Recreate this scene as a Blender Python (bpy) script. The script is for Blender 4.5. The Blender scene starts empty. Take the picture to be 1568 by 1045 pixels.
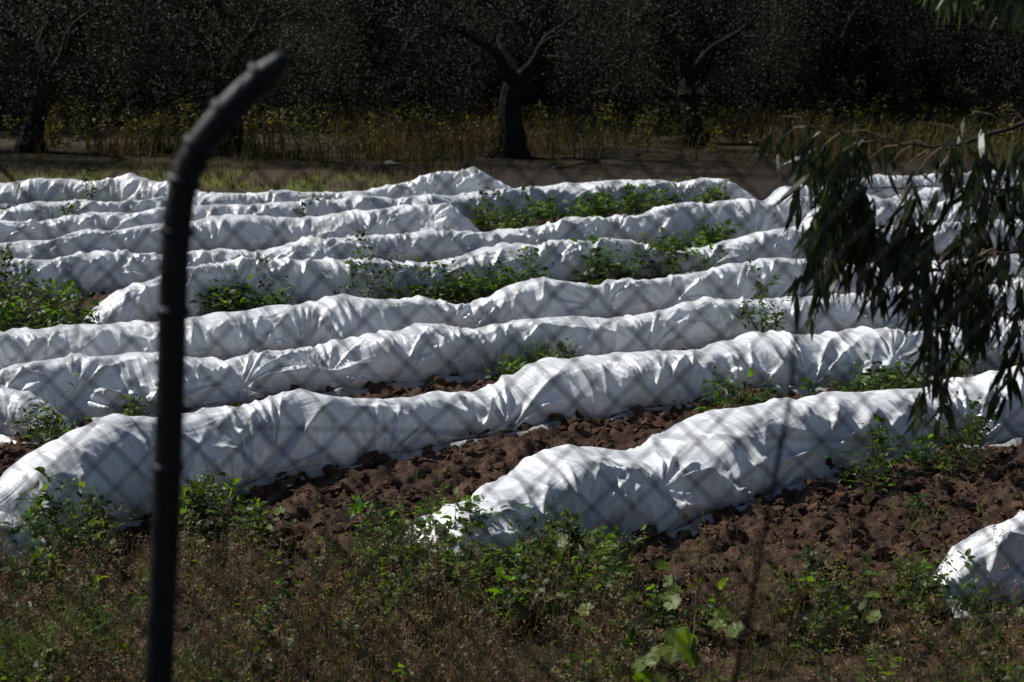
import bpy, math, numpy as np
from mathutils import Vector
rng=np.random.default_rng(7)
H=3.4; F=2400.0; CX=784.0; CY=522.5
PITCH=math.atan(CY/F)
cp,sp=math.cos(PITCH),math.sin(PITCH)
# ---------- survey helpers (photo bearing -> world position on the field) ----------
def ray(px,py):
    px=np.asarray(px,float);py=np.asarray(py,float)
    a=(px-CX)/F; b=-(py-CY)/F
    return a, cp+b*sp, -sp+b*cp
def G(px,py,z=0.0):
    x,y,dz=ray(px,py); t=(z-H)/dz
    return np.stack([x*t,y*t,np.zeros_like(x*t)+z],-1)
def W(px,py,D):
    x,y,dz=ray(px,py); t=D/y
    return np.stack([x*t,y*t,H+dz*t],-1)
# ---------- noise ----------
def hsh(i,j,s):
    v=np.sin(i*127.1+j*311.7+s*74.7)*43758.5453
    return v-np.floor(v)
def vn(x,y,s=0):
    x=np.asarray(x,float);y=np.asarray(y,float)
    xi=np.floor(x);yi=np.floor(y);fx=x-xi;fy=y-yi
    fx=fx*fx*(3-2*fx);fy=fy*fy*(3-2*fy)
    a=hsh(xi,yi,s);b=hsh(xi+1,yi,s);c=hsh(xi,yi+1,s);d=hsh(xi+1,yi+1,s)
    return a+(b-a)*fx+(c-a)*fy+(a-b-c+d)*fx*fy
def fbm(x,y,s=0,o=4):
    r=0;a=.5;t=0
    for k in range(o):
        c_,s_=math.cos(.6*k),math.sin(.6*k)
        r=r+a*vn((x*c_-y*s_)*2**k+k*17.3,(x*s_+y*c_)*2**k-k*9.1,s+k);t+=a;a*=.5
    return r/t
def ridged(x,y,s=0): return 1-np.abs(2*vn(x,y,s)-1)
def sst(a,b,x):
    t=np.clip((x-a)/(b-a),0,1);return t*t*(3-2*t)
# ---------- mesh accumulator ----------
class Acc:
    def __init__(s): s.v=[];s.f=[];s.c=[];s.m=[];s.n=0
    def add(s,v,f,c,m=0):
        v=np.asarray(v,float).reshape(-1,3);f=np.asarray(f,int)
        c=np.asarray(c,float)
        if c.ndim==1:c=np.tile(c,(len(v),1))
        s.v.append(v);s.f.append(f+s.n);s.c.append(c);s.m.append(np.full(len(f),m));s.n+=len(v)
    def build(s,name,mats,smooth=False):
        me=mesh_np(name,np.concatenate(s.v),np.concatenate(s.f),np.concatenate(s.c),smooth)
        for m in mats: me.materials.append(m)
        me.polygons.foreach_set('material_index',np.concatenate(s.m).astype(np.int32))
        ob=bpy.data.objects.new(name,me);bpy.context.collection.objects.link(ob);return ob
def mesh_np(name,v,f,c,smooth=False,attr='Col'):
    me=bpy.data.meshes.new(name);k=f.shape[1]
    me.vertices.add(len(v));me.vertices.foreach_set('co',v.astype(np.float32).ravel())
    me.loops.add(f.size);me.loops.foreach_set('vertex_index',f.astype(np.int32).ravel())
    me.polygons.add(len(f));me.polygons.foreach_set('loop_start',np.arange(0,f.size,k,dtype=np.int32))
    me.polygons.foreach_set('use_smooth',np.full(len(f),smooth))
    me.update(calc_edges=True)
    a=me.attributes.new(attr,'FLOAT_COLOR','POINT')
    cc=np.ones((len(v),4),np.float32);cc[:,:3]=c;a.data.foreach_set('color',cc.ravel())
    return me
def nrm(a): return a/np.maximum(np.linalg.norm(a,axis=-1,keepdims=True),1e-9)
def tube(acc,pts,rad,sides=5,col=(.1,.07,.05),mat=0,cap=False):
    pts=np.asarray(pts,float);K=len(pts);rad=np.broadcast_to(np.asarray(rad,float),(K,))
    T=nrm(np.gradient(pts,axis=0));ref=np.array([.13,.97,.2])
    A=nrm(np.cross(T,ref));B=np.cross(T,A)
    an=np.arange(sides)/sides*2*math.pi
    V=pts[:,None]+rad[:,None,None]*(A[:,None]*np.cos(an)[None,:,None]+B[:,None]*np.sin(an)[None,:,None])
    i=np.arange(K-1)[:,None]*sides;j=np.arange(sides)[None];j2=(j+1)%sides
    a=(i+j).ravel();b=(i+j2).ravel();c=(i+sides+j2).ravel();d=(i+sides+j).ravel()
    f=np.concatenate([np.stack([a,b,c],1),np.stack([a,c,d],1)])
    V=V.reshape(-1,3)
    if cap:
        V=np.concatenate([V,pts[-1:]+T[-1]*rad[-1]*.4]);n=len(V)-1
        o=(K-1)*sides
        f=np.concatenate([f,[[o+q,o+(q+1)%sides,n] for q in range(sides)]])
    acc.add(V,f,col,mat)
TR=(np.array([[0,0,0],[.5,.5,.02],[1,0,-.05],[.5,-.5,.02]],float),np.array([[0,1,2],[0,2,3]]))
TS=(np.array([[0,0,0],[.2,.42,.05],[.6,.40,.03],[1,0,-.18],[.6,-.40,.03],[.2,-.42,.05],[.22,0,-.02],[.6,0,-.03]],float),
    np.array([[0,1,6],[0,6,5],[1,2,7],[1,7,6],[5,6,7],[5,7,4],[2,3,7],[4,7,3]]))
TL=(np.array([[0,0,0],[.15,.4,.0],[.5,.5,-.03],[1,0,-.12],[.5,-.5,-.03],[.15,-.4,.0]],float),
    np.array([[0,1,5],[1,2,4],[1,4,5],[2,3,4]]))
_an=np.radians([0,28,50,75,100,128,152,180,208,232,260,285,310,332]);_rr=np.array([.18,.42,.55,.46,.6,.48,.62,.5,.62,.48,.6,.46,.55,.42])
TM=(np.concatenate([[[.5,0,-.05]],np.stack([.5-_rr*np.cos(_an),_rr*np.sin(_an),.06*np.sin(_an*7)],1)]),
    np.array([[0,1+k,1+(k+1)%14] for k in range(14)]))
def leaves(acc,P,D,N,L,Wd,col,mat,T):
    tv,tf=T;n=len(P)
    if n==0:return
    D=nrm(D);S=nrm(np.cross(D,N));N=np.cross(S,D)
    L=np.broadcast_to(L,(n,))[:,None,None];Wd=np.broadcast_to(Wd,(n,))[:,None,None]
    V=P[:,None]+D[:,None]*tv[None,:,0:1]*L+S[:,None]*tv[None,:,1:2]*Wd+N[:,None]*tv[None,:,2:3]*L
    f=tf[None]+(np.arange(n)*len(tv))[:,None,None]
    col=np.broadcast_to(np.asarray(col,float),(n,3))
    acc.add(V.reshape(-1,3),f.reshape(-1,3),np.repeat(col,len(tv),0),mat)
def blades(acc,P,h,w,lean,col,mat):
    n=len(P);az=rng.uniform(0,6.283,n);d=np.stack([np.cos(az),np.sin(az),np.zeros(n)],1)
    s=np.stack([-np.sin(az+rng.normal(0,.6,n)),np.cos(az),np.zeros(n)],1)
    h=np.broadcast_to(h,(n,))[:,None];w=np.broadcast_to(w,(n,))[:,None];lean=np.broadcast_to(lean,(n,))[:,None]
    up=np.array([0,0,1.])
    m=P+up*h*.6+d*lean*h*.3; t=P+up*h*(1-.3*lean)+d*lean*h*.95
    V=np.stack([P-s*w*.5,P+s*w*.5,m+s*w*.4,m-s*w*.4,t],1)
    f=np.array([[0,1,2],[0,2,3],[3,2,4]])[None]+(np.arange(n)*5)[:,None,None]
    acc.add(V.reshape(-1,3),f.reshape(-1,3),np.repeat(np.broadcast_to(col,(n,3)),5,0),mat)
# ---------- materials ----------
def newmat(name):
    m=bpy.data.materials.new(name);m.use_nodes=True;nt=m.node_tree;nt.nodes.clear()
    return m,nt,nt.nodes.new('ShaderNodeOutputMaterial')
def leafmat(name,rough=.5,trans=.35,tint=(1.8,2.2,.6),spec=.5):
    m,nt,out=newmat(name);N=nt.nodes;Lk=nt.links
    at=N.new('ShaderNodeAttribute');at.attribute_name='Col'
    p=N.new('ShaderNodeBsdfPrincipled');p.inputs['Roughness'].default_value=rough
    p.inputs['Specular IOR Level'].default_value=spec
    Lk.new(at.outputs['Color'],p.inputs['Base Color'])
    mu=N.new('ShaderNodeMix');mu.data_type='RGBA';mu.blend_type='MULTIPLY';mu.inputs[0].default_value=1
    Lk.new(at.outputs['Color'],mu.inputs[6]);mu.inputs[7].default_value=(*tint,1)
    t=N.new('ShaderNodeBsdfTranslucent');Lk.new(mu.outputs[2],t.inputs['Color'])
    mx=N.new('ShaderNodeMixShader');mx.inputs[0].default_value=trans
    Lk.new(p.outputs[0],mx.inputs[1]);Lk.new(t.outputs[0],mx.inputs[2]);Lk.new(mx.outputs[0],out.inputs[0])
    return m
def attrmat(name,rough=.8,nscale=20,bump=.3,dist=.02,spec=.3,var=.5):
    m,nt,out=newmat(name);N=nt.nodes;Lk=nt.links
    at=N.new('ShaderNodeAttribute');at.attribute_name='Col'
    g=N.new('ShaderNodeNewGeometry')
    no=N.new('ShaderNodeTexNoise');no.inputs['Scale'].default_value=nscale;no.inputs['Detail'].default_value=7
    no.inputs['Roughness'].default_value=.7
    Lk.new(g.outputs['Position'],no.inputs['Vector'])
    mr=N.new('ShaderNodeMapRange');mr.inputs[1].default_value=.3;mr.inputs[2].default_value=.7
    mr.inputs[3].default_value=1-var;mr.inputs[4].default_value=1+var
    Lk.new(no.outputs[0],mr.inputs[0])
    vm=N.new('ShaderNodeVectorMath');vm.operation='SCALE'
    Lk.new(at.outputs['Color'],vm.inputs[0]);Lk.new(mr.outputs[0],vm.inputs['Scale'])
    p=N.new('ShaderNodeBsdfPrincipled');p.inputs['Roughness'].default_value=rough
    p.inputs['Specular IOR Level'].default_value=spec
    Lk.new(vm.outputs[0],p.inputs['Base Color'])
    b=N.new('ShaderNodeBump');b.inputs['Strength'].default_value=bump;b.inputs['Distance'].default_value=dist
    Lk.new(no.outputs[0],b.inputs['Height']);Lk.new(b.outputs[0],p.inputs['Normal'])
    Lk.new(p.outputs[0],out.inputs[0]);return m
def clothmat():
    m,nt,out=newmat('white_fleece');N=nt.nodes;Lk=nt.links
    at=N.new('ShaderNodeAttribute');at.attribute_name='Sheet'
    def mapped(sc,rot=0):
        mp=N.new('ShaderNodeMapping');mp.inputs['Scale'].default_value=sc;mp.inputs['Rotation'].default_value=(0,0,rot);Lk.new(at.outputs['Vector'],mp.inputs[0]);return mp
    def crease(sc,rot,dist):
        n=N.new('ShaderNodeTexNoise');n.inputs['Scale'].default_value=1;n.inputs['Detail'].default_value=2.5;n.inputs['Distortion'].default_value=dist
        Lk.new(mapped(sc,rot).outputs[0],n.inputs['Vector']);return n
    c1=crease((13,2.2,1),.45,.5);c2=crease((11,2.6,1),-.6,.5);c3=crease((2.0,10,1),.15,.4)
    a1=N.new('ShaderNodeMath');Lk.new(c1.outputs[0],a1.inputs[0]);Lk.new(c2.outputs[0],a1.inputs[1])
    ad=N.new('ShaderNodeMath');Lk.new(a1.outputs[0],ad.inputs[0]);Lk.new(c3.outputs[0],ad.inputs[1])
    b=N.new('ShaderNodeBump');b.inputs['Strength'].default_value=.7;b.inputs['Distance'].default_value=.03
    Lk.new(ad.outputs[0],b.inputs['Height'])
    n3=N.new('ShaderNodeTexNoise');n3.inputs['Scale'].default_value=3;n3.inputs['Detail'].default_value=5
    Lk.new(at.outputs['Vector'],n3.inputs['Vector'])
    cr=N.new('ShaderNodeValToRGB');cr.color_ramp.elements[0].position=.35;cr.color_ramp.elements[0].color=(.70,.72,.75,1)
    cr.color_ramp.elements[1].position=.6;cr.color_ramp.elements[1].color=(.88,.90,.92,1);Lk.new(n3.outputs[0],cr.inputs[0])
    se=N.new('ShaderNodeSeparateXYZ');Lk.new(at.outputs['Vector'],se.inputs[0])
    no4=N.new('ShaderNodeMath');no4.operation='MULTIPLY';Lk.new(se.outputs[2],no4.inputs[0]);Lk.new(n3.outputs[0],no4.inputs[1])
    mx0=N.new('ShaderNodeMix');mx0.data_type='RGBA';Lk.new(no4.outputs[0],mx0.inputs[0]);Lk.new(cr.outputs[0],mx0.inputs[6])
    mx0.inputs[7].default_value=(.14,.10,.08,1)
    p=N.new('ShaderNodeBsdfPrincipled');p.inputs['Roughness'].default_value=.34;p.inputs['Specular IOR Level'].default_value=.55
    Lk.new(mx0.outputs[2],p.inputs['Base Color']);Lk.new(b.outputs[0],p.inputs['Normal'])
    t=N.new('ShaderNodeBsdfTranslucent');Lk.new(mx0.outputs[2],t.inputs['Color']);Lk.new(b.outputs[0],t.inputs['Normal'])
    mx=N.new('ShaderNodeMixShader');mx.inputs[0].default_value=.05
    Lk.new(p.outputs[0],mx.inputs[1]);Lk.new(t.outputs[0],mx.inputs[2]);Lk.new(mx.outputs[0],out.inputs[0]);return m
M_soil=attrmat('soil',.9,26,.9,.04,.2,.55)
M_bark=attrmat('bark',.9,14,.8,.04,.2,.5)
M_post=attrmat('dark_painted_metal',.55,60,.2,.003,.3,.3)
M_wire=attrmat('fence_wire_coating',.8,60,.1,.001,.1,.2)
M_stem=attrmat('plant_stem',.8,60,.1,.002,.2,.3)
M_leaf=leafmat('weed_leaf',.5,.45,(2.4,2.8,.5),.4)
M_dry=leafmat('dry_grass',.7,.3,(1.5,1.3,.9),.2)
M_olive=leafmat('olive_leaf',.60,.08,(1.3,1.5,.7),.22)
M_euc=leafmat('eucalyptus_leaf',.42,.12,(1.8,2.3,.5),.4)
M_cloth=clothmat()
# ---------- ground ----------
def T0(x,y):
    return 1.5*(1-sst(3.4,6.9,y))+0*x
def Th(x,y):
    near=1-sst(24,27,y)*.6
    z=.10*(fbm(x*.9,y*.9,3,2)-.5)
    rough=sst(7.6,8.6,y+.25*x)*.75+.25
    z=z+near*rough*(.16*(fbm(x*4.2,y*4.2,11,4)-.5)+.07*(np.abs(2*fbm(x*9.5,y*9.5,5,2)-1)-.3)+.05*(fbm(x*21,y*21,6,2)-.5))
    far=sst(40,200,y)*2.0
    return T0(x,y)+z+far
def axis(core0,core1,step,lo,hi,g=1.12,extra=None):
    a=list(np.arange(core0,core1,step));s=step;x=a[-1]
    if extra:
        while x<extra[0]: x+=extra[1];a.append(x)
        s=extra[1]
    while x<hi: s*=g;x+=s;a.append(x)
    s=step;x=a[0];b=[]
    while x>lo: s*=g;x-=s;b.append(x)
    return np.array(b[::-1]+a)
gx=axis(-5.2,6.2,.023,-600,600);gy=axis(7.2,15.5,.023,-60,800,1.1,(26,.08))
X,Y=np.meshgrid(gx,gy);Z=Th(X,Y)
nx,ny=len(gx),len(gy)
V=np.stack([X,Y,Z],-1).reshape(-1,3)
i=(np.arange(ny-1)[:,None]*nx+np.arange(nx-1)[None]).ravel()
Fq=np.stack([i,i+1,i+nx+1,i+nx],1)
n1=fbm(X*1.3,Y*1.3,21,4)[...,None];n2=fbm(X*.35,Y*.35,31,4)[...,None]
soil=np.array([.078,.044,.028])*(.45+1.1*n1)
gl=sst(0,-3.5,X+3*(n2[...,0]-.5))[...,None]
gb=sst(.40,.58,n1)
grass_shade=(np.array([.10,.12,.02])*(1-gb)+np.array([.065,.045,.025])*gb)*gl+np.array([.030,.022,.016])*(1-gl)  # grass on the left; right side is soil with tree shade painted into its colour
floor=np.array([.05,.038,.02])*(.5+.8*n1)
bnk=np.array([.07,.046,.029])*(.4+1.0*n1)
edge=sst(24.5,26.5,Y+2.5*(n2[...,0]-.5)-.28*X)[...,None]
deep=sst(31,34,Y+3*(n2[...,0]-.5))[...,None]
C=soil*(1-edge)+(grass_shade*(1-deep)+floor*deep)*edge
fw=(1-sst(7.4,8.7,Y+.2*X+1.5*(n1[...,0]-.5)))[...,None]
C=C*(1-fw)+bnk*fw
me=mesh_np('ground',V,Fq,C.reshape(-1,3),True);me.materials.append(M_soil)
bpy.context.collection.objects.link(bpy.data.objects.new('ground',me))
# clods
import bmesh
bm=bmesh.new();bmesh.ops.create_icosphere(bm,subdivisions=2,radius=1);bm.verts.ensure_lookup_table()
ico=np.array([v.co[:] for v in bm.verts]);icf=np.array([[v.index for v in f.verts] for f in bm.faces]);bm.free()
ac=Acc()
N=22000
cx=rng.uniform(-5,6.3,N);cy=rng.uniform(7.9,15.5,N)
keep=((cy+.25*cx>8.0)|(rng.random(N)<.3))&(fbm(cx*3,cy*3,55,2)>.33);cx=cx[keep];cy=cy[keep];N=len(cx)
sz=.006+.048*rng.random(N)**5
cz=Th(cx,cy)
for k in range(N):
    s=k*1.7
    n=1+.8*(vn(ico[:,0]*1.6+s,ico[:,1]*1.6+ico[:,2]*1.3,9)-.5)*2+.5*(vn(ico[:,0]*4+s,ico[:,2]*4+ico[:,1]*3,8)-.5)*2
    sc=sz[k]*np.array([rng.uniform(.8,1.5),rng.uniform(.8,1.3),rng.uniform(.5,.95)])
    v=ico*n[:,None]*sc;a=rng.uniform(0,6.28);c,s_=math.cos(a),math.sin(a)
    v=np.stack([v[:,0]*c-v[:,1]*s_,v[:,0]*s_+v[:,1]*c,v[:,2]],1)+[cx[k],cy[k],cz[k]+sz[k]*.2]
    ac.add(v,icf,np.array([.084,.048,.031])*rng.uniform(.55,1.5))
ac.build('soil_clods',[M_soil],False)
# ---------- covered rows ----------
def build_row(pts,endL=False,endR=False,w0=.36,h0=.42,du=.02,nc=60,deg=2,seed=0,folds=1.0):
    r=np.random.default_rng(seed+100)
    pts=np.array(pts,float);co=np.polyfit(pts[:,0],pts[:,1],deg)
    xs=np.linspace(pts[0,0],pts[-1,0],600);Pw=G(xs,np.polyval(co,xs),h0)
    s=np.concatenate([[0],np.cumsum(np.linalg.norm(np.diff(Pw[:,:2],axis=0),axis=1))])
    L=s[-1];n=int(L/du);u=np.linspace(0,L,n)
    px=np.interp(u,s,xs);cxx=np.interp(u,s,Pw[:,0]);cyy=np.interp(u,s,Pw[:,1])
    ry=np.interp(px,pts[:,0],pts[:,1])
    k=max(3,int(.14/du));ker=np.hanning(2*k+1);ker/=ker.sum()
    ry=np.convolve(np.pad(ry,k,'edge'),ker,'valid')
    rx,ryy,rz=ray(px,ry);h=H+rz*(cyy/ryy)
    h=np.clip(h0+(h-h0)*1.3,.18,.8)
    tx=np.gradient(cxx);ty=np.gradient(cyy);l=np.hypot(tx,ty);tx/=l;ty/=l
    nxx,nyy=ty,-tx
    hp=[-.5]
    while hp[-1]<L+1.5: hp.append(hp[-1]+r.uniform(.6,1.7))
    hp=np.array(hp);idx=np.searchsorted(hp,u)-1;idx=np.clip(idx,0,len(hp)-2)
    fr=(u-hp[idx])/(hp[idx+1]-hp[idx])
    dep=hsh(idx,3,seed)
    sag=np.sin(np.pi*fr)**.8*(.04+.30*dep)
    w=w0*(1+.5*(vn(u*.9,0*u,seed+2)-.5)+.3*(vn(u*2.7,0*u,seed+7)-.5))
    e=np.ones(n)
    if endL: e=np.minimum(e,np.clip(u/.6,0,1))
    if endR: e=np.minimum(e,np.clip((L-u)/.6,0,1))
    eh=np.sqrt(1-(1-e)**2);h=h*(.03+.97*eh);w=w*(.35+.65*eh)
    th=np.linspace(0,math.pi,nc)
    U,TH=np.meshgrid(u,th,indexing='ij');A=TH/math.pi*1.15
    ct,st=np.cos(TH),np.sin(TH)
    # hoop lines lean diagonally across the flank, so the slack bays slant
    skew=(vn(u*.45,0*u,seed+71)-.5)*.9
    US=np.clip(U+skew[:,None]*(1-st),0,L)
    sg=np.interp(US.ravel(),u,sag).reshape(US.shape)
    h2=h[:,None]*(1-sag[:,None]*.42)
    pw=(2.2+1.6*vn(u*.8,0*u+4,seed+61))[:,None]
    off=w[:,None]*ct*(1-sg*.75)
    z=h2*(1-np.abs(ct)**pw)
    lean=.22*(vn(u*.7,0*u,seed+5)-.5)[:,None]*2
    off=off+lean*z
    fm=.26+.74*np.abs(ct)
    D=.12*(fbm(U*1.2+seed*7,A*1.1,seed+3,2)-.5)
    D+=.07*fm*(vn(US*2.1,A*.9+seed,seed+13)-.5)*2
    wx=U+.25*(vn(U*1.1,A*1.4,seed+17)-.5)
    mk=sst(.42,.66,vn(U*.9,A*.6+5,seed+19))
    sk=(vn(U*.5,A*0,seed+23)-.5)*3.6
    D+=fm*folds*.052*mk*(ridged(wx*4.6+A*sk*4,A*.5,seed+29)**2.2-.3)
    D+=fm*folds*.045*(1-mk)*(ridged(wx*.9+A*1.2,A*5+wx*sk*.8,seed+31)**2.4-.3)
    D+=fm*folds*.014*(ridged(wx*12+A*sk*7,A*1.0,seed+37)-.5)
    npn=max(2,int(L/.55))
    for q in range(npn):
        u0=(q+r.uniform(.1,.9))*L/npn;a0=r.choice([r.uniform(-.06,.12),r.uniform(.12,.30)],p=[.75,.25]);R=r.uniform(.35,.9)
        m=np.abs(u-u0)<R*2.3
        if m.sum()<3:continue
        du_=U[m]-u0;da=A[m]-a0;rr=np.hypot(du_,da);phi=np.arctan2(da,du_+1e-6)
        kk=r.uniform(3.0,6.0)
        f=ridged(phi*kk+.3*vn(rr*2,phi*2,q),rr*.3+q,seed+q*3+41)
        D[m]+=folds*(.115*(f**2.0-.35)*fm[m]*np.exp(-(rr/R)**2)*np.clip(rr/.26,0,1)-r.uniform(.03,.12)*np.exp(-(rr/.16)**2))
    if endL or endR: D*=(.6+.4*e)[:,None]
    D*=np.clip(st*3,.2,1)
    off=off+D*ct*.8;z=np.maximum(z+D*(.45+.55*st)*np.where(st>0.02,1,0),-.02)
    sk1=.02+.06*vn(u*4,u*0,seed+51);sk2=sk1+.02+.10*vn(u*2.5,u*0+3,seed+53)**2
    zf=lambda a,s_:(.01+.05*vn(u*6,u*0+s_,seed+57))*a
    OFF=np.concatenate([(off[:,0]+sk2)[:,None],(off[:,0]+sk1)[:,None],off,(off[:,-1]-sk1)[:,None],(off[:,-1]-sk2)[:,None]],1)
    ZZ=np.concatenate([(zf(0,1)-.06)[:,None],zf(1,2)[:,None],z,zf(1,4)[:,None],(zf(0,5)-.06)[:,None]],1)
    AA=np.concatenate([A[:,:1]-.15,A[:,:1]-.07,A,A[:,-1:]+.07,A[:,-1:]+.15],1)
    UU=np.repeat(u[:,None],nc+4,1)
    X=cxx[:,None]+nxx[:,None]*OFF;Y=cyy[:,None]+nyy[:,None]*OFF
    ZZ=ZZ+.10*(fbm(X*.9,Y*.9,3,2)-.5)
    V=np.stack([X,Y,ZZ],-1).reshape(-1,3);m=nc+4
    ii=(np.arange(n-1)[:,None]*m+np.arange(m-1)[None]).ravel()
    f=np.stack([ii,ii+m,ii+m+1,ii+1],1)
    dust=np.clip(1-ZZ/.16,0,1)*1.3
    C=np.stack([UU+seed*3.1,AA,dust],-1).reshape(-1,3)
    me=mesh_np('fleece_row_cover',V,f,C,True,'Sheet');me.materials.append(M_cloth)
    ob=bpy.data.objects.new('fleece_row_cover',me);bpy.context.collection.objects.link(ob);return ob
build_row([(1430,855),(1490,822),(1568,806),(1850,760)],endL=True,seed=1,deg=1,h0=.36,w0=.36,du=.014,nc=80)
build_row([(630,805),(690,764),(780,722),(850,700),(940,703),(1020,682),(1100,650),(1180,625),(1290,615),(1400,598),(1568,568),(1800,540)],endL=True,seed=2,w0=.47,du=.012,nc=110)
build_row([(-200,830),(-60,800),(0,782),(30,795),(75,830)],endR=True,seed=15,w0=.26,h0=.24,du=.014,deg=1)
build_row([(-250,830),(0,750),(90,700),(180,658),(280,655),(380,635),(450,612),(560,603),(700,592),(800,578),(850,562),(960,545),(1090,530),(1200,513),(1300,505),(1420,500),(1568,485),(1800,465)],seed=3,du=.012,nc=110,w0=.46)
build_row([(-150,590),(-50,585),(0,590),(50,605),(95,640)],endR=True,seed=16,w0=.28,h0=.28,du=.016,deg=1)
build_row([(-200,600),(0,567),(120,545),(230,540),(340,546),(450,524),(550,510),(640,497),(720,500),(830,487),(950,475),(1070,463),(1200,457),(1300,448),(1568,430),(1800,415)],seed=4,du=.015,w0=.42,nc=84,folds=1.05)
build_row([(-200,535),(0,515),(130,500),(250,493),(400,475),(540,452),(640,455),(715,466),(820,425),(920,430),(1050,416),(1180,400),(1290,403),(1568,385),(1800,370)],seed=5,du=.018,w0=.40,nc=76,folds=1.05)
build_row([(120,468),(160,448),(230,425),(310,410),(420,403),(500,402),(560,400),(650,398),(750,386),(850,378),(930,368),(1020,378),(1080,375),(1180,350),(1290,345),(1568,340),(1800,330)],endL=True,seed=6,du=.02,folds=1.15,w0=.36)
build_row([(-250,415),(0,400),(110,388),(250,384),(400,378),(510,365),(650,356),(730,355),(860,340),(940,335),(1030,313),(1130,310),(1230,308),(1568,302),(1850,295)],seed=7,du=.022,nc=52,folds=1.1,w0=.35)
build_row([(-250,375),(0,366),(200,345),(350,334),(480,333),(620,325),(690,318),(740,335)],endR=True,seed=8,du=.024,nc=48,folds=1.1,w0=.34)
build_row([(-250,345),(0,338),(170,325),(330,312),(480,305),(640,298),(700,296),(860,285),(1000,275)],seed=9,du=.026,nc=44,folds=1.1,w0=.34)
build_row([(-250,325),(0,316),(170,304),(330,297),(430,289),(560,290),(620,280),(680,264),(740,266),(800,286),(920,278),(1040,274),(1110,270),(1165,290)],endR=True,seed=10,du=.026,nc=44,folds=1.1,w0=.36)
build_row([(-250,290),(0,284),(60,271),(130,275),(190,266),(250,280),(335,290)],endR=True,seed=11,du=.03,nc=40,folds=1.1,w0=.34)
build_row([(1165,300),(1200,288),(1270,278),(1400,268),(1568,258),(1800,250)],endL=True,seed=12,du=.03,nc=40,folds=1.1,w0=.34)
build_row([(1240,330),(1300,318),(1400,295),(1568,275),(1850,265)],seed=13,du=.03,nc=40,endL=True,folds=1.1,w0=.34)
# ---------- plants ----------
def rv(n): return nrm(rng.normal(size=(n,3)))
GREEN=np.array([.046,.088,.017])
def weed(acc,base,h,nl,ls,col=GREEN,br=3,spread=.5,shape=TS,stemcol=(.05,.05,.024),wr=.62,dz=.15):
    base=np.asarray(base,float)
    az=rng.uniform(0,6.28);ln=rng.uniform(0,.25)
    K=6;t=np.linspace(0,1,K)
    main=base+np.stack([np.cos(az)*ln*h*t**1.5,np.sin(az)*ln*h*t**1.5,h*t],1)+rng.normal(0,.01*h,(K,3))
    tube(acc,main,np.linspace(.0045,.0015,K)*(.6+h),3,stemcol,1)
    lines=[main]
    for b in range(br):
        k=rng.uniform(.05,.7);p0=main[0]*(1-k)+main[-1]*k;a=rng.uniform(0,6.28);l=h*rng.uniform(.35,.6)*spread*1.6
        tt=np.linspace(0,1,4)
        q=p0+np.stack([np.cos(a)*l*tt*.8,np.sin(a)*l*tt*.8,l*(tt*.5+tt**2*.35)],1)
        tube(acc,q,np.linspace(.003,.0012,4)*(.6+h),3,stemcol,1);lines.append(q)
    per=[int(nl*.4)]+[int(nl*.6/max(br,1))]*br
    for ln_,m in zip(lines,per):
        if m<1:continue
        t=rng.uniform(.12,1,m)**.8*(len(ln_)-1);i0=np.minimum(t.astype(int),len(ln_)-2);f=(t-i0)[:,None]
        P=ln_[i0]*(1-f)+ln_[i0+1]*f
        D=rng.normal(size=(m,3));D[:,2]=D[:,2]*.4+dz;D=nrm(D)
        P=P+D*ls*rng.uniform(.1,.7,(m,1))
        Nn=nrm(np.array([0,0,1.])+rng.normal(0,.45,(m,3)))
        s=ls*rng.uniform(.5,1.25,m)
        c=col*rng.uniform(.5,1.6,(m,1))+np.array([.02,.01,0])*rng.random((m,1))
        leaves(acc,P,D,Nn,s,s*wr*rng.uniform(.8,1.2,m),c,0,shape)
def tz(x,y): return float(Th(np.array(x),np.array(y)))
def at(px,py,z=0):
    p=G(px,py,z);p[2]=tz(p[0],p[1])-.01;return p
fg=Acc()
def band(n,x0,x1,y0,y1,h0,h1,nl,ls,gap=.46,**k):
    for _ in range(n):
        px=rng.uniform(x0,x1);py=rng.uniform(y0,y1);b=at(px,py)
        if fbm(b[0]*2.3,b[1]*2.3,66,2)<gap: continue
        kk=dict(k)
        if 'col' not in kk:
            kk['col']=GREEN*rng.uniform(.45,1.5)+np.array([.035,.014,.004])*(rng.random()**3)
        sz_=ls*np.exp(rng.normal(0,.38))
        weed(fg,b,rng.uniform(h0,h1),int(nl*rng.uniform(.5,1.4)),sz_,**kk)
band(250,-60,980,940,1180,.16,.55,30,.038)
band(110,-60,640,870,960,.14,.46,26,.038)
band(120,560,960,860,980,.18,.42,44,.042,.3)
band(38,640,790,830,900,.22,.42,56,.045,0)
band(26,820,950,850,910,.18,.34,56,.05,0)
band(34,960,1150,960,1060,.1,.36,26,.045)
band(44,1180,1420,900,1010,.1,.3,34,.04,.3)
band(26,1380,1500,890,950,.15,.3,34,.045,0)
band(36,1400,1620,960,1100,.1,.34,30,.045)
band(64,960,1600,1040,1200,.15,.42,28,.04)
band(20,240,400,790,860,.15,.36,34,.05,0)
band(22,40,180,820,880,.18,.4,34,.045,0)
band(20,960,1568,780,900,.05,.12,14,.03,.5)
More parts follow.
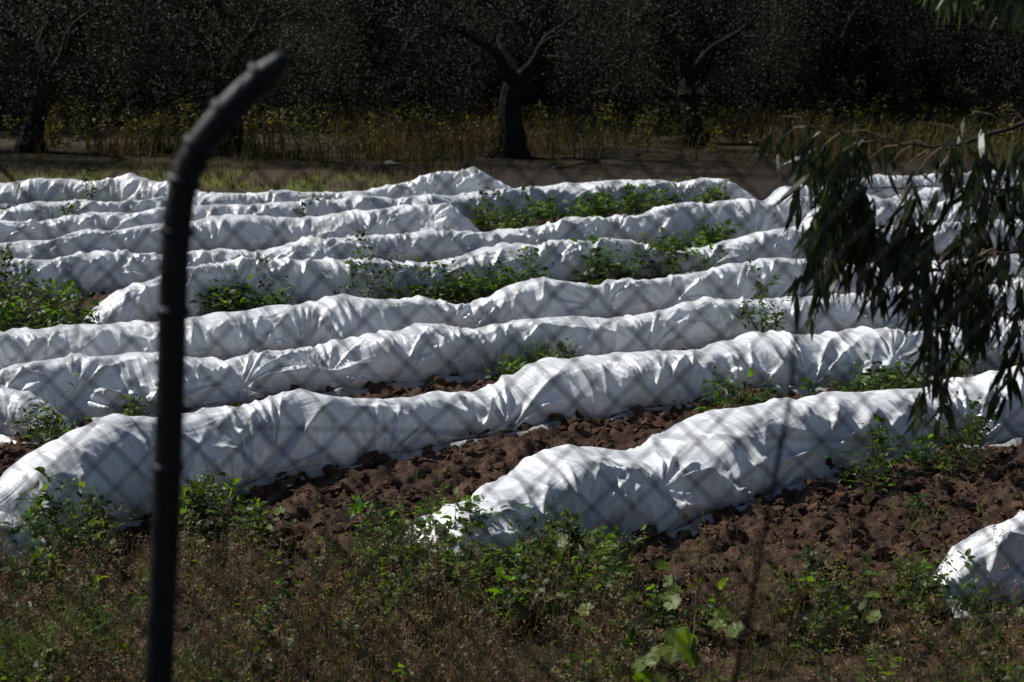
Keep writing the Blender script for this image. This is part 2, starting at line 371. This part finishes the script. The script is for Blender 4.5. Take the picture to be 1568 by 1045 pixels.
for (px,py,m,l0) in [(1012,992,3,.17),(1040,905,3,.08),(900,955,3,.09),(985,915,4,.09),(1090,940,3,.11),(350,790,4,.07),(700,860,3,.07),(870,825,5,.08),(1000,1035,4,.10),(440,790,3,.06),(1325,930,3,.07),(560,930,3,.07),(250,870,3,.06),(1590,940,3,.07)]:
    c0=G(px,py,.28)
    for q in c0+rng.normal(0,1,(m,3))*[.07,.06,.05]:
        b=np.array([c0[0],c0[1]+.05,tz(c0[0],c0[1])])
        tube(fg,[b,(b+q)/2+[0,0,.03],q],.0025,3,(.06,.08,.025),1)
        L_=l0*rng.uniform(.7,1.25);d=rv(1);d[0,2]*=.3
        leaves(fg,q[None]-d*L_*.5,d,nrm(np.array([[.1,-.7,.8]])+rng.normal(0,.25,(1,3))),L_,L_,np.array([.10,.145,.02])*rng.uniform(.8,1.3),0,TM)
def crop(x0,x1,ya,yb,n,h=.22,ls=.075,jit=8,z=.2):
    for _ in range(n):
        t=rng.random();p=G(x0+(x1-x0)*t,ya+(yb-ya)*t+rng.normal(0,jit),z);p[2]=tz(p[0],p[1])
        weed(fg,p,h*rng.uniform(.5,1.25),26,ls*rng.uniform(.7,1.2),br=4,spread=.9,col=np.array([.038,.076,.015])*rng.uniform(.5,1.4))
crop(-20,130,462,492,60,.38,.09,13);crop(290,425,462,464,34,.30,.09,4);crop(640,830,442,430,50,.28,.09,5)
crop(890,1110,408,390,54,.34,.09,7);crop(735,1110,336,308,100,.38,.11,7);crop(1080,1185,608,608,16,.26,.07,8)
crop(1310,1430,578,572,26,.28,.08,8);crop(50,110,650,690,16,.34,.07,12);crop(755,880,564,552,20,.26,.08,5)
crop(180,240,632,632,8,.2,.06,8,.1);crop(1060,1120,364,360,14,.32,.1,4);crop(1250,1300,386,382,12,.24,.09,4);crop(1290,1420,735,715,14,.28,.06,12,.1)
crop(1450,1500,690,690,12,.38,.06,12);crop(1180,1300,600,590,8,.22,.06,6);crop(430,640,455,448,10,.2,.07,3);crop(290,420,640,625,8,.16,.05,5,.1)
crop(1440,1568,560,550,10,.25,.07,6)
fg.build('low_weeds_and_crop_leaves',[M_leaf,M_stem])
dg=Acc()
n=17000;px=rng.uniform(-80,1650,n);py=rng.uniform(865,1250,n)
dens=np.where(px<980,1,.4)*np.where(fbm(px/90,py/60,77,2)>.45,1,.2)*np.where((py<930)&(px>980),.1,1)
k=rng.random(n)<dens;px=px[k];py=py[k];P=G(px,py,0);P[:,2]=Th(P[:,0],P[:,1])
m=len(P);mixc=rng.random((m,1))
blades(dg,P,rng.uniform(.08,.38,m),rng.uniform(.002,.006,m),rng.uniform(.1,.9,m),np.array([.17,.12,.065])*mixc*rng.uniform(.4,1.5,(m,1))+np.array([.045,.07,.015])*(1-mixc),0)
for (qx,qy,c,hh) in [(60,1010,300,.45),(20,1040,240,.45),(140,960,130,.36),(290,1040,190,.34),(830,545,160,.40),(320,640,40,.14),(1400,765,40,.18),(1075,830,30,.16),(1480,900,90,.26),(1500,960,60,.2),(930,1040,80,.25),(1560,1030,90,.26),(950,470,30,.16),(660,700,20,.12),(1350,900,50,.16),(1190,980,50,.16)]:
    b=at(qx,qy+35);P=b+np.stack([rng.normal(0,.12,c),rng.normal(0,.12,c),np.zeros(c)],1)
    if qy==545: b=G(qx,qy,.15);b[2]=tz(b[0],b[1]);P=b+np.stack([rng.normal(0,.12,c),rng.normal(0,.12,c),np.zeros(c)],1)
    blades(dg,P,rng.uniform(.5,1.1,c)*hh,rng.uniform(.004,.009,c),rng.uniform(.2,1.1,c),np.array([.07,.12,.02])*rng.uniform(.7,1.6,(c,1)),0)
for _ in range(600):
    px=rng.uniform(-60,980) if rng.random()<.8 else rng.uniform(980,1600);py=rng.uniform(900,1180);b=at(px,py);h=rng.uniform(.2,.62)
    tp=b+[rng.normal(0,.08),rng.normal(0,.08),h];c=np.array([.17,.12,.075])*rng.uniform(.3,1.9)
    tube(dg,[b,(b+tp)/2+rng.normal(0,.015,3),tp],[.0028,.0022,.0012],3,c,0)
    for q in range(rng.integers(3,9)):
        k=rng.uniform(.3,.98);p=b*(1-k)+tp*k;d=rv(1)[0]*[1,1,.5]+[0,0,.5];e=p+d*rng.uniform(.04,.12)
        tube(dg,[p,(p+e)/2+rng.normal(0,.004,3),e],[.0015,.0013,.0008],3,c,0)
        m=rng.integers(3,12);leaves(dg,np.tile(e,(m,1))+rng.normal(0,.016,(m,3)),rv(m),rv(m),rng.uniform(.010,.024,m),.009,c*1.1,0,TR)
dg.build('dry_grass_and_stalks',[M_dry,M_stem])
# individual tall weeds: (x, y of the lower visible part, y of the tip)
for (px,py,pt,nl) in [(565,442,356,120),(595,438,385,70),(1168,505,406,110),(462,335,286,70),(130,300,256,130),(108,335,302,90),(1345,720,640,110),(402,448,398,80),(815,410,372,60),(8,440,368,110),(45,455,400,90),(765,425,388,60),(650,438,400,60),(1480,700,612,110),(315,780,722,60),(90,850,730,110),(1072,305,284,40),(285,800,745,70),(1190,495,445,50),(700,870,760,110),(740,865,765,100),(870,860,795,90),(1240,880,835,60),(95,330,306,50),(930,418,380,50),(690,432,394,50),(60,790,755,40),(540,435,392,50),(1145,500,450,50)]:
    a=Acc();z=.24 if py<620 else .05
    b=G(px,py,z);b[2]=tz(b[0],b[1]);rx,ry_,rz=ray(px,pt);h=float(H+rz*b[1]/ry_-b[2])
    weed(a,b,max(h,.15),nl,.05+.017*(b[1]/14),br=6,spread=.40,col=np.array([.042,.072,.022]))
    a.build('tall_weed',[M_leaf,M_stem])
# ---------- grass at the field edge and under the grove ----------
fgz=Acc()
n=40000;x=rng.uniform(-17,17,n);y=rng.uniform(26.5,46,n)
den=fbm(x*.45,y*.45,88,3);d2=fbm(x*1.3,y*1.3,21,4)
k=((den>.42)&(y>33.5))|((y<33.5)&(x<-.5-.5*(30-y))&(d2<.52)&(y>27));x=x[k];y=y[k]
k=~((np.abs(x)<.8)&(y<34.5)&(y>31.5)) ;x=x[k];y=y[k];m=len(x)
P=np.stack([x,y,Th(x,y)],1);mc=np.clip((fbm(x*.5,y*.5,99,2)-.3)*2.2,0,1)[:,None]
tall=np.where(y>33.5,1,.25)
blades(fgz,P,rng.uniform(.2,.9,m)*tall,rng.uniform(.012,.03,m),rng.uniform(.1,.8,m),(np.array([.16,.11,.055])*mc+np.array([.075,.085,.02])*(1-mc))*rng.uniform(.35,1.3,(m,1)),0)
fgz.build('grove_dry_grass',[M_dry])
bs=Acc()
for _ in range(190):
    x=rng.uniform(-15,15);y=rng.uniform(34.5,42);b=np.array([x,y,tz(x,y)])
    weed(bs,b,rng.uniform(.4,1.1),60,.10,br=5,spread=.6,col=np.array([.045,.05,.018])*rng.uniform(.4,1.5)+np.array([.06,.035,.012])*rng.random()**2)
bs.build('grove_undergrowth',[M_leaf,M_stem])
# ---------- olive trees ----------
def olive(seed,trunkh=1.75,R=2.9,lean=.1,open_front=False,nc=190,lf=1.0,dens=1.0,low=1.1,tr_r=1.0,br=1.0):
    r=np.random.default_rng(seed);a=Acc();bc=(.012,.010,.008)
    K=14;t=np.linspace(0,1,K)
    tr=np.stack([lean*t*trunkh+.09*np.sin(t*5+seed),.06*np.cos(t*6+seed),-.15+t*(trunkh+.15)],1)
    tube(a,tr,tr_r*(.23+.30*np.exp(-t*7)-.03*t+.03*r.normal(size=K)*.6),10,bc,1)
    tips=[]
    nb=r.integers(3,5)
    for b in range(nb):
        az=b*6.283/nb+r.uniform(-.4,.4);l=r.uniform(1.6,2.4);el=r.uniform(.7,1.15)
        tt=np.linspace(0,1,8);d=np.array([math.cos(az)*math.cos(el),math.sin(az)*math.cos(el),math.sin(el)])
        p=tr[-1]-[0,0,.12]+tt[:,None]*l*d+np.stack([.2*np.sin(tt*7+az),.16*np.cos(tt*6+az)-.12*math.cos(az),0*tt],1)*tt[:,None]
        tube(a,p,tr_r*np.linspace(.16,.06,8),7,bc,1)
        for s in range(7):
            k=r.integers(3,8);az2=az+r.uniform(-1.3,1.3);l2=r.uniform(.8,1.8);e2=r.uniform(-.1,1.0)
            d2=np.array([math.cos(az2)*math.cos(e2),math.sin(az2)*math.cos(e2),math.sin(e2)])
            t3=np.linspace(0,1,6)[:,None];q=p[k]+t3*l2*d2+np.array([0,0,-.45])*t3**2*l2*.6+r.normal(0,.03,(6,3))
            tube(a,q,np.linspace(.045,.012,6),4,bc,1);tips.append(q[-1]);tips.append(q[3])
    tips=np.array(tips)
    ph=r.uniform(0,6.283,nc);zz=r.uniform(-1,1,nc)
    rad=R*np.sqrt(np.clip(1-np.abs(zz)**3*.75,0.1,1))*r.uniform(.5,1.0,nc)
    zc=(low+5.2)/2;Cc=np.stack([np.cos(ph)*rad,np.sin(ph)*rad,zc+zz*(5.2-low)/2+r.normal(0,.25,nc)],1)
    Cc=np.concatenate([Cc,tips])
    if open_front:
        k=~((np.abs(Cc[:,0]-.15)<1.0)&(Cc[:,1]<1.3)&(Cc[:,2]<2.9));Cc=Cc[k]
    for c in Cc:
        m=int(r.integers(90,240)*dens);sg=r.uniform(.13,.32)
        P=c+r.normal(size=(m,3))*[sg,sg,sg*1.5]-[0,0,.1]
        D=nrm(r.normal(size=(m,3))*[1,1,.8]+[0,0,-.3]);L=r.uniform(.045,.09,m)*lf
        sh=.12+1.9*hsh(np.floor(c[0]*1.1+seed),np.floor(c[1]*1.1),3)*(.25+.75*hsh(np.floor(c[2]*1.3),1,seed))
        leaves(a,P,D,nrm(r.normal(size=(m,3))),L,L*.32,np.array([.038,.041,.023])*br*sh*r.uniform(.7,1.3,(m,1)),0,TR)
        if r.random()<.5:
            e=c+r.normal(0,.25,3);tube(a,[c+[0,0,.4],c,e-[0,0,.3]],[.012,.008,.004],3,bc,1)
    return a.build('olive_tree',[M_olive,M_bark])
variants=[olive(1,1.75,3.1,.15,True,low=1.3,tr_r=1.2),olive(2,1.6,3.1,-.35,True,low=1.1,tr_r=1.1),olive(3,1.6,3.0,.25,low=.95,br=1.1),
          olive(4,1.4,3.0,0,nc=210,lf=2.0,dens=.6,low=.7,br=1.0)]
def place(ob,x,y,rot=0,sc=1): ob.location=(x,y,tz(x,y));ob.rotation_euler=(0,0,rot);ob.scale=(sc,)*3
m_=at(775,240);place(variants[0],m_[0],m_[1])
o_=at(1285,200);place(variants[1],o_[0],o_[1],0,1.05)
place(variants[2],-11.0,36.0,0,1.1);place(variants[3],0,48,0,1.15)
def inst(k,x,y,rot,sc):
    ob=bpy.data.objects.new('olive_tree',variants[k].data);bpy.context.collection.objects.link(ob);place(ob,x,y,rot,sc)
for (k,x,y) in [(2,-6.4,36),(2,-15.5,36),(2,4.4,38),(2,13.0,38.5),(2,-2.8,40.5),(2,9.0,42)]:
    inst(k,x,y,rng.uniform(0,6.28),rng.uniform(1.0,1.15))
for y,sh in [(45.5,1.5),(50.5,-.6),(56,1.2)]:
    for x in np.arange(-20,21,4.0):
        inst(3,x+sh+rng.normal(0,.4),y+rng.normal(0,.6),rng.uniform(0,6.28),rng.uniform(1.05,1.3))
st=Acc()
for (px,py,s) in [(600,252,.16),(580,255,.12),(450,240,.1),(565,262,.14),(1165,243,.12),(620,255,.09),(480,243,.08),(850,258,.1),(960,242,.12),(930,246,.1)]:
    b=at(px,py);n=1+.5*(vn(ico[:,0]*1.7+px,ico[:,1]*1.7+ico[:,2],4)-.5)*2
    st.add(ico*n[:,None]*s*[1.3,1,.6]+b,icf,np.array([.14,.12,.10]),0)
st.build('field_stones',[M_soil])
# ---------- eucalyptus ----------
eu=Acc();bc=(.10,.085,.07);tw=(.06,.048,.036)
base=np.array([4.3,6.4,T0(4.3,6.4)-.1])
K=12;t=np.linspace(0,1,K)[:,None]
trk=base+t*np.array([.25,.3,6.8])+np.concatenate([.12*np.sin(t*6),.1*np.cos(t*5),0*t],1)
tube(eu,trk,np.linspace(.19,.06,K),12,bc,1)
def limb(p,r0,r1):
    p=np.array(p);n=len(p);tt=np.linspace(0,n-1,n*5);i0=np.minimum(tt.astype(int),n-2);f=tt-i0;f=(f)[:,None]
    q=p[i0]*(1-f)+p[i0+1]*f+rng.normal(0,.006,(len(tt),3));tube(eu,q,r1+(r0-r1)*np.linspace(1,0,len(tt))**2,5,tw,1);return q
l1=limb([trk[6],W(2050,-250,6.2),W(1800,60,6.1),W(1600,185,6.0),W(1450,225,6.0),W(1330,215,5.95),W(1235,195,5.9)],.035,.0025)
l2=limb([trk[5],W(2000,50,6.4),W(1800,200,6.3),W(1600,290,6.2),W(1450,285,6.2),W(1310,290,6.2)],.03,.0025)
l3=limb([trk[8],W(2000,-500,6.1),W(1750,-180,6.1),W(1600,-60,6.1),W(1460,-20,6.1)],.03,.003)
l4=limb([trk[5],W(1950,200,5.8),W(1750,330,5.8),W(1600,380,5.8),W(1480,400,5.8)],.02,.0025)
ox=[1180,1215,1250,1285,1310,1350,1400,1425,1440,1480,1530,1570,1620,1900]
oy=[260,350,555,450,475,520,520,665,715,570,640,660,660,600]
def strand(px,pt,pb,D,nl=None,ll=.155,cm=.8):
    a=W(px,pt,D);b=W(px+rng.normal(-8,14),pb,D);L=abs(a[2]-b[2])
    tt=np.linspace(0,1,8)[:,None];sway=rng.normal(0,.03,3)*[1,1,0]
    p=a*(1-tt)+b*tt+sway*np.sin(tt*3.1);tube(eu,p,np.linspace(.0022,.001,8),3,tw,1)
    m=nl or max(4,int(L/.021));t=rng.uniform(.0,1,m)*7;i0=np.minimum(t.astype(int),6);f=(t-i0)[:,None];P=p[i0]*(1-f)+p[i0+1]*f
    P=P+[0,0,.09]*rng.random((m,1))
    D_=nrm(np.array([-.08,0,-1.])+rng.normal(0,.31,(m,3)));l=ll*rng.uniform(.5,1.15,m)
    leaves(eu,P,D_,nrm(rng.normal(size=(m,3))*[1,1,.2]),l,l*rng.uniform(.11,.16,m),cm*np.array([.024,.036,.012])*rng.uniform(.4,2.0,(m,1)),0,TL)
for _ in range(370):
    px=rng.uniform(1265,1640) if rng.random()<.95 else rng.uniform(1205,1290)
    o=np.interp(px,ox,oy)-45
    bot=265+(o-265)*rng.random()**.8 if px>1290 else 240+(o-240)*rng.random()
    if vn(px/38.,bot/70.,12)<.40+(.08 if (px<1400 and bot>330) else 0): continue
    strand(px,max(205,bot-rng.uniform(50,130)),bot,rng.uniform(5.7,6.35))
for (px,pt,pb) in [(1250,400,505),(1255,300,360),(1262,420,490),(1425,520,610),(1432,560,640),(1440,590,655),(1447,520,560),(1436,600,665),(1200,205,225),(1225,210,260),(1210,208,250),(1270,280,400),(1295,230,420),(1560,420,580),(1500,420,530),(1520,430,560),(1475,440,500),(1245,215,330),(1545,500,590),(1260,220,300),(1436,480,560),(1270,340,440),(1256,330,420),(1540,560,620),(1565,560,640)]:
    strand(px,pt,pb,rng.uniform(5.9,6.1))
for _ in range(60):
    px=rng.uniform(1440,1700);strand(px,rng.uniform(-120,-20),rng.uniform(-60,20)+(px-1445)*.22,6.1,8,cm=2.0)
for l in (l1,l2,l4):
    for _ in range(34):
        k=rng.integers(len(l)//3,len(l));p=l[k];e=p+[rng.normal(-.08,.08),rng.normal(0,.05),rng.uniform(-.16,.09)]
        tube(eu,[p,(p+e)/2+[0,0,.02],e],[.003,.002,.001],3,(.30,.23,.17),1)
for _ in range(150):
    c=trk[-3]+rng.normal(0,1,3)*[.8,.8,.9]+[.5,-.2,.6];m=30
    P=c+rng.normal(0,.14,(m,3));l=.12*rng.uniform(.6,1.2,m)
    leaves(eu,P,nrm(np.array([0,0,-1.])+rng.normal(0,.4,(m,3))),nrm(rng.normal(size=(m,3))),l,l*.16,np.array([.02,.03,.013]),0,TL)
    if rng.random()<.4: tube(eu,[trk[-2],(trk[-2]+c)/2+[0,0,.15],c],[.02,.012,.004],4,tw,1)
eu.build('eucalyptus_tree',[M_euc,M_bark])
# ---------- fence ----------
FD=2.6
fr=bpy.data.objects.new('chain_link_fence',None);bpy.context.collection.objects.link(fr)
po=Acc();pc=(.009,.011,.014)
def W1(px,py,D=FD): return W(px,py,D)
b=W1(243,1045);d=W1(243,1045)-W1(256,760);gz=T0(0,FD)
foot=b+d*((b[2]-gz+.1)/-d[2])
cv=[foot,b,W1(256,760),W1(263,520),W1(267,400),W1(273,320),W1(284,265),W1(306,222),W1(340,180),W1(385,133),W1(437,88)]
cv=np.array(cv);n=len(cv);tt=np.linspace(0,n-1,60);q=np.stack([np.interp(tt,np.arange(n),cv[:,k]) for k in range(3)],1)
qs=q.copy()
for _ in range(8): qs[1:-1]=(qs[:-2]+qs[1:-1]*2+qs[2:])/4
tube(po,qs,np.interp(np.arange(60),[0,50,56,59],[.0245,.0245,.022,.014]),20,pc,0,True)
for k in range(6,56,7):
    c=qs[k];dd=nrm(qs[k+1]-qs[k-1]);tube(po,[c-dd*.008,c-dd*.004,c+dd*.004,c+dd*.008],[.025,.030,.030,.025],16,pc,0)
o=po.build('post',[M_post],True);o.parent=fr
wi=Acc();am=.036;dzc=.038;wc=(.005,.006,.007);yb=FD+.03
zt=W1(0,250)[2];zb=gz+.03;nz=int((zt-zb)/dzc)
for c in range(int(4.2/am)):
    xx=-1.95+c*am
    k=np.arange(nz+1);z=zt-k*dzc
    zig=np.where((k+c)%2==0,0,1)*am
    tube(wi,np.stack([xx+zig+.006*np.sin(z*5+xx*2),yb+np.where((k+c)%2==0,.002,-.002)+.01*np.sin(xx*3+z*2),z+.006*np.sin(xx*4)],1),.0028,4,wc,0)
o=wi.build('mesh_wires',[M_wire]);o.parent=fr
ln=Acc()
for (pa,pb_) in [((-400,250),(2100,250)),((-400,640),(2100,690))]:
    A_=W1(*pa);B_=W1(*pb_);t=np.linspace(0,1,30)[:,None];tube(ln,A_*(1-t)+B_*t-[0,0,.01]*np.sin(t*3.14)+[0,.034,0],.0015,4,wc,0)
for (pa,pb_) in [((-400,115),(2100,40)),((-400,215),(2100,170))]:
    A_=W1(*pa);B_=W1(*pb_);t=np.linspace(0,1,60)[:,None];P=A_*(1-t)+B_*t;tube(ln,P,.0015,4,wc,0)
    for k in range(1,59,3):
        for s in (-1,1): tube(ln,[P[k]+[-.006,0,-.012*s],P[k],P[k]+[.006,0,.012*s]],.0009,3,wc,0)
v=np.array([W1(1245,395),W1(1225,450),W1(1213,520),W1(1208,600),W1(1190,690),W1(1172,790),W1(1150,900),W1(1120,1045),W1(1100,1150)])
tube(ln,v+[0,-.02,0],.0042,5,wc,0)
v=np.array([W1(-30,230),W1(20,270),W1(60,315),W1(95,385),W1(130,440),W1(120,520),W1(60,560),W1(-30,600)])
tube(ln,v+[0,-.02,0],.0026,5,wc,0)
o=ln.build('line_wires',[M_wire]);o.parent=fr
# ---------- light ----------
az,el=math.radians(64),math.radians(44)
s=Vector((-math.sin(az)*math.cos(el),math.cos(az)*math.cos(el),math.sin(el)))
L=bpy.data.lights.new('sun','SUN');L.energy=5.0;L.angle=math.radians(.5);L.color=(1,.975,.93)
lo=bpy.data.objects.new('sun',L);lo.rotation_euler=s.to_track_quat('Z','Y').to_euler();bpy.context.collection.objects.link(lo)
w=bpy.data.worlds.new('World');bpy.context.scene.world=w;w.use_nodes=True;nt=w.node_tree
sk=nt.nodes.new('ShaderNodeTexSky');sk.sky_type='NISHITA';sk.sun_disc=False;sk.sun_elevation=el;sk.sun_rotation=-az
bg=nt.nodes['Background'];bg.inputs[1].default_value=.05;nt.links.new(sk.outputs[0],bg.inputs[0])
cam=bpy.data.cameras.new('camera');co=bpy.data.objects.new('camera',cam);bpy.context.collection.objects.link(co)
cam.sensor_width=36;cam.lens=F/1568*36;cam.clip_end=2000;cam.clip_start=.05
co.location=(0,0,H);co.rotation_euler=(math.pi/2-PITCH,0,0)
cam.dof.use_dof=True;cam.dof.focus_distance=11.5;cam.dof.aperture_fstop=3.2
sc=bpy.context.scene;sc.camera=co
sc.view_settings.view_transform='Standard';sc.view_settings.look='None';sc.view_settings.exposure=0
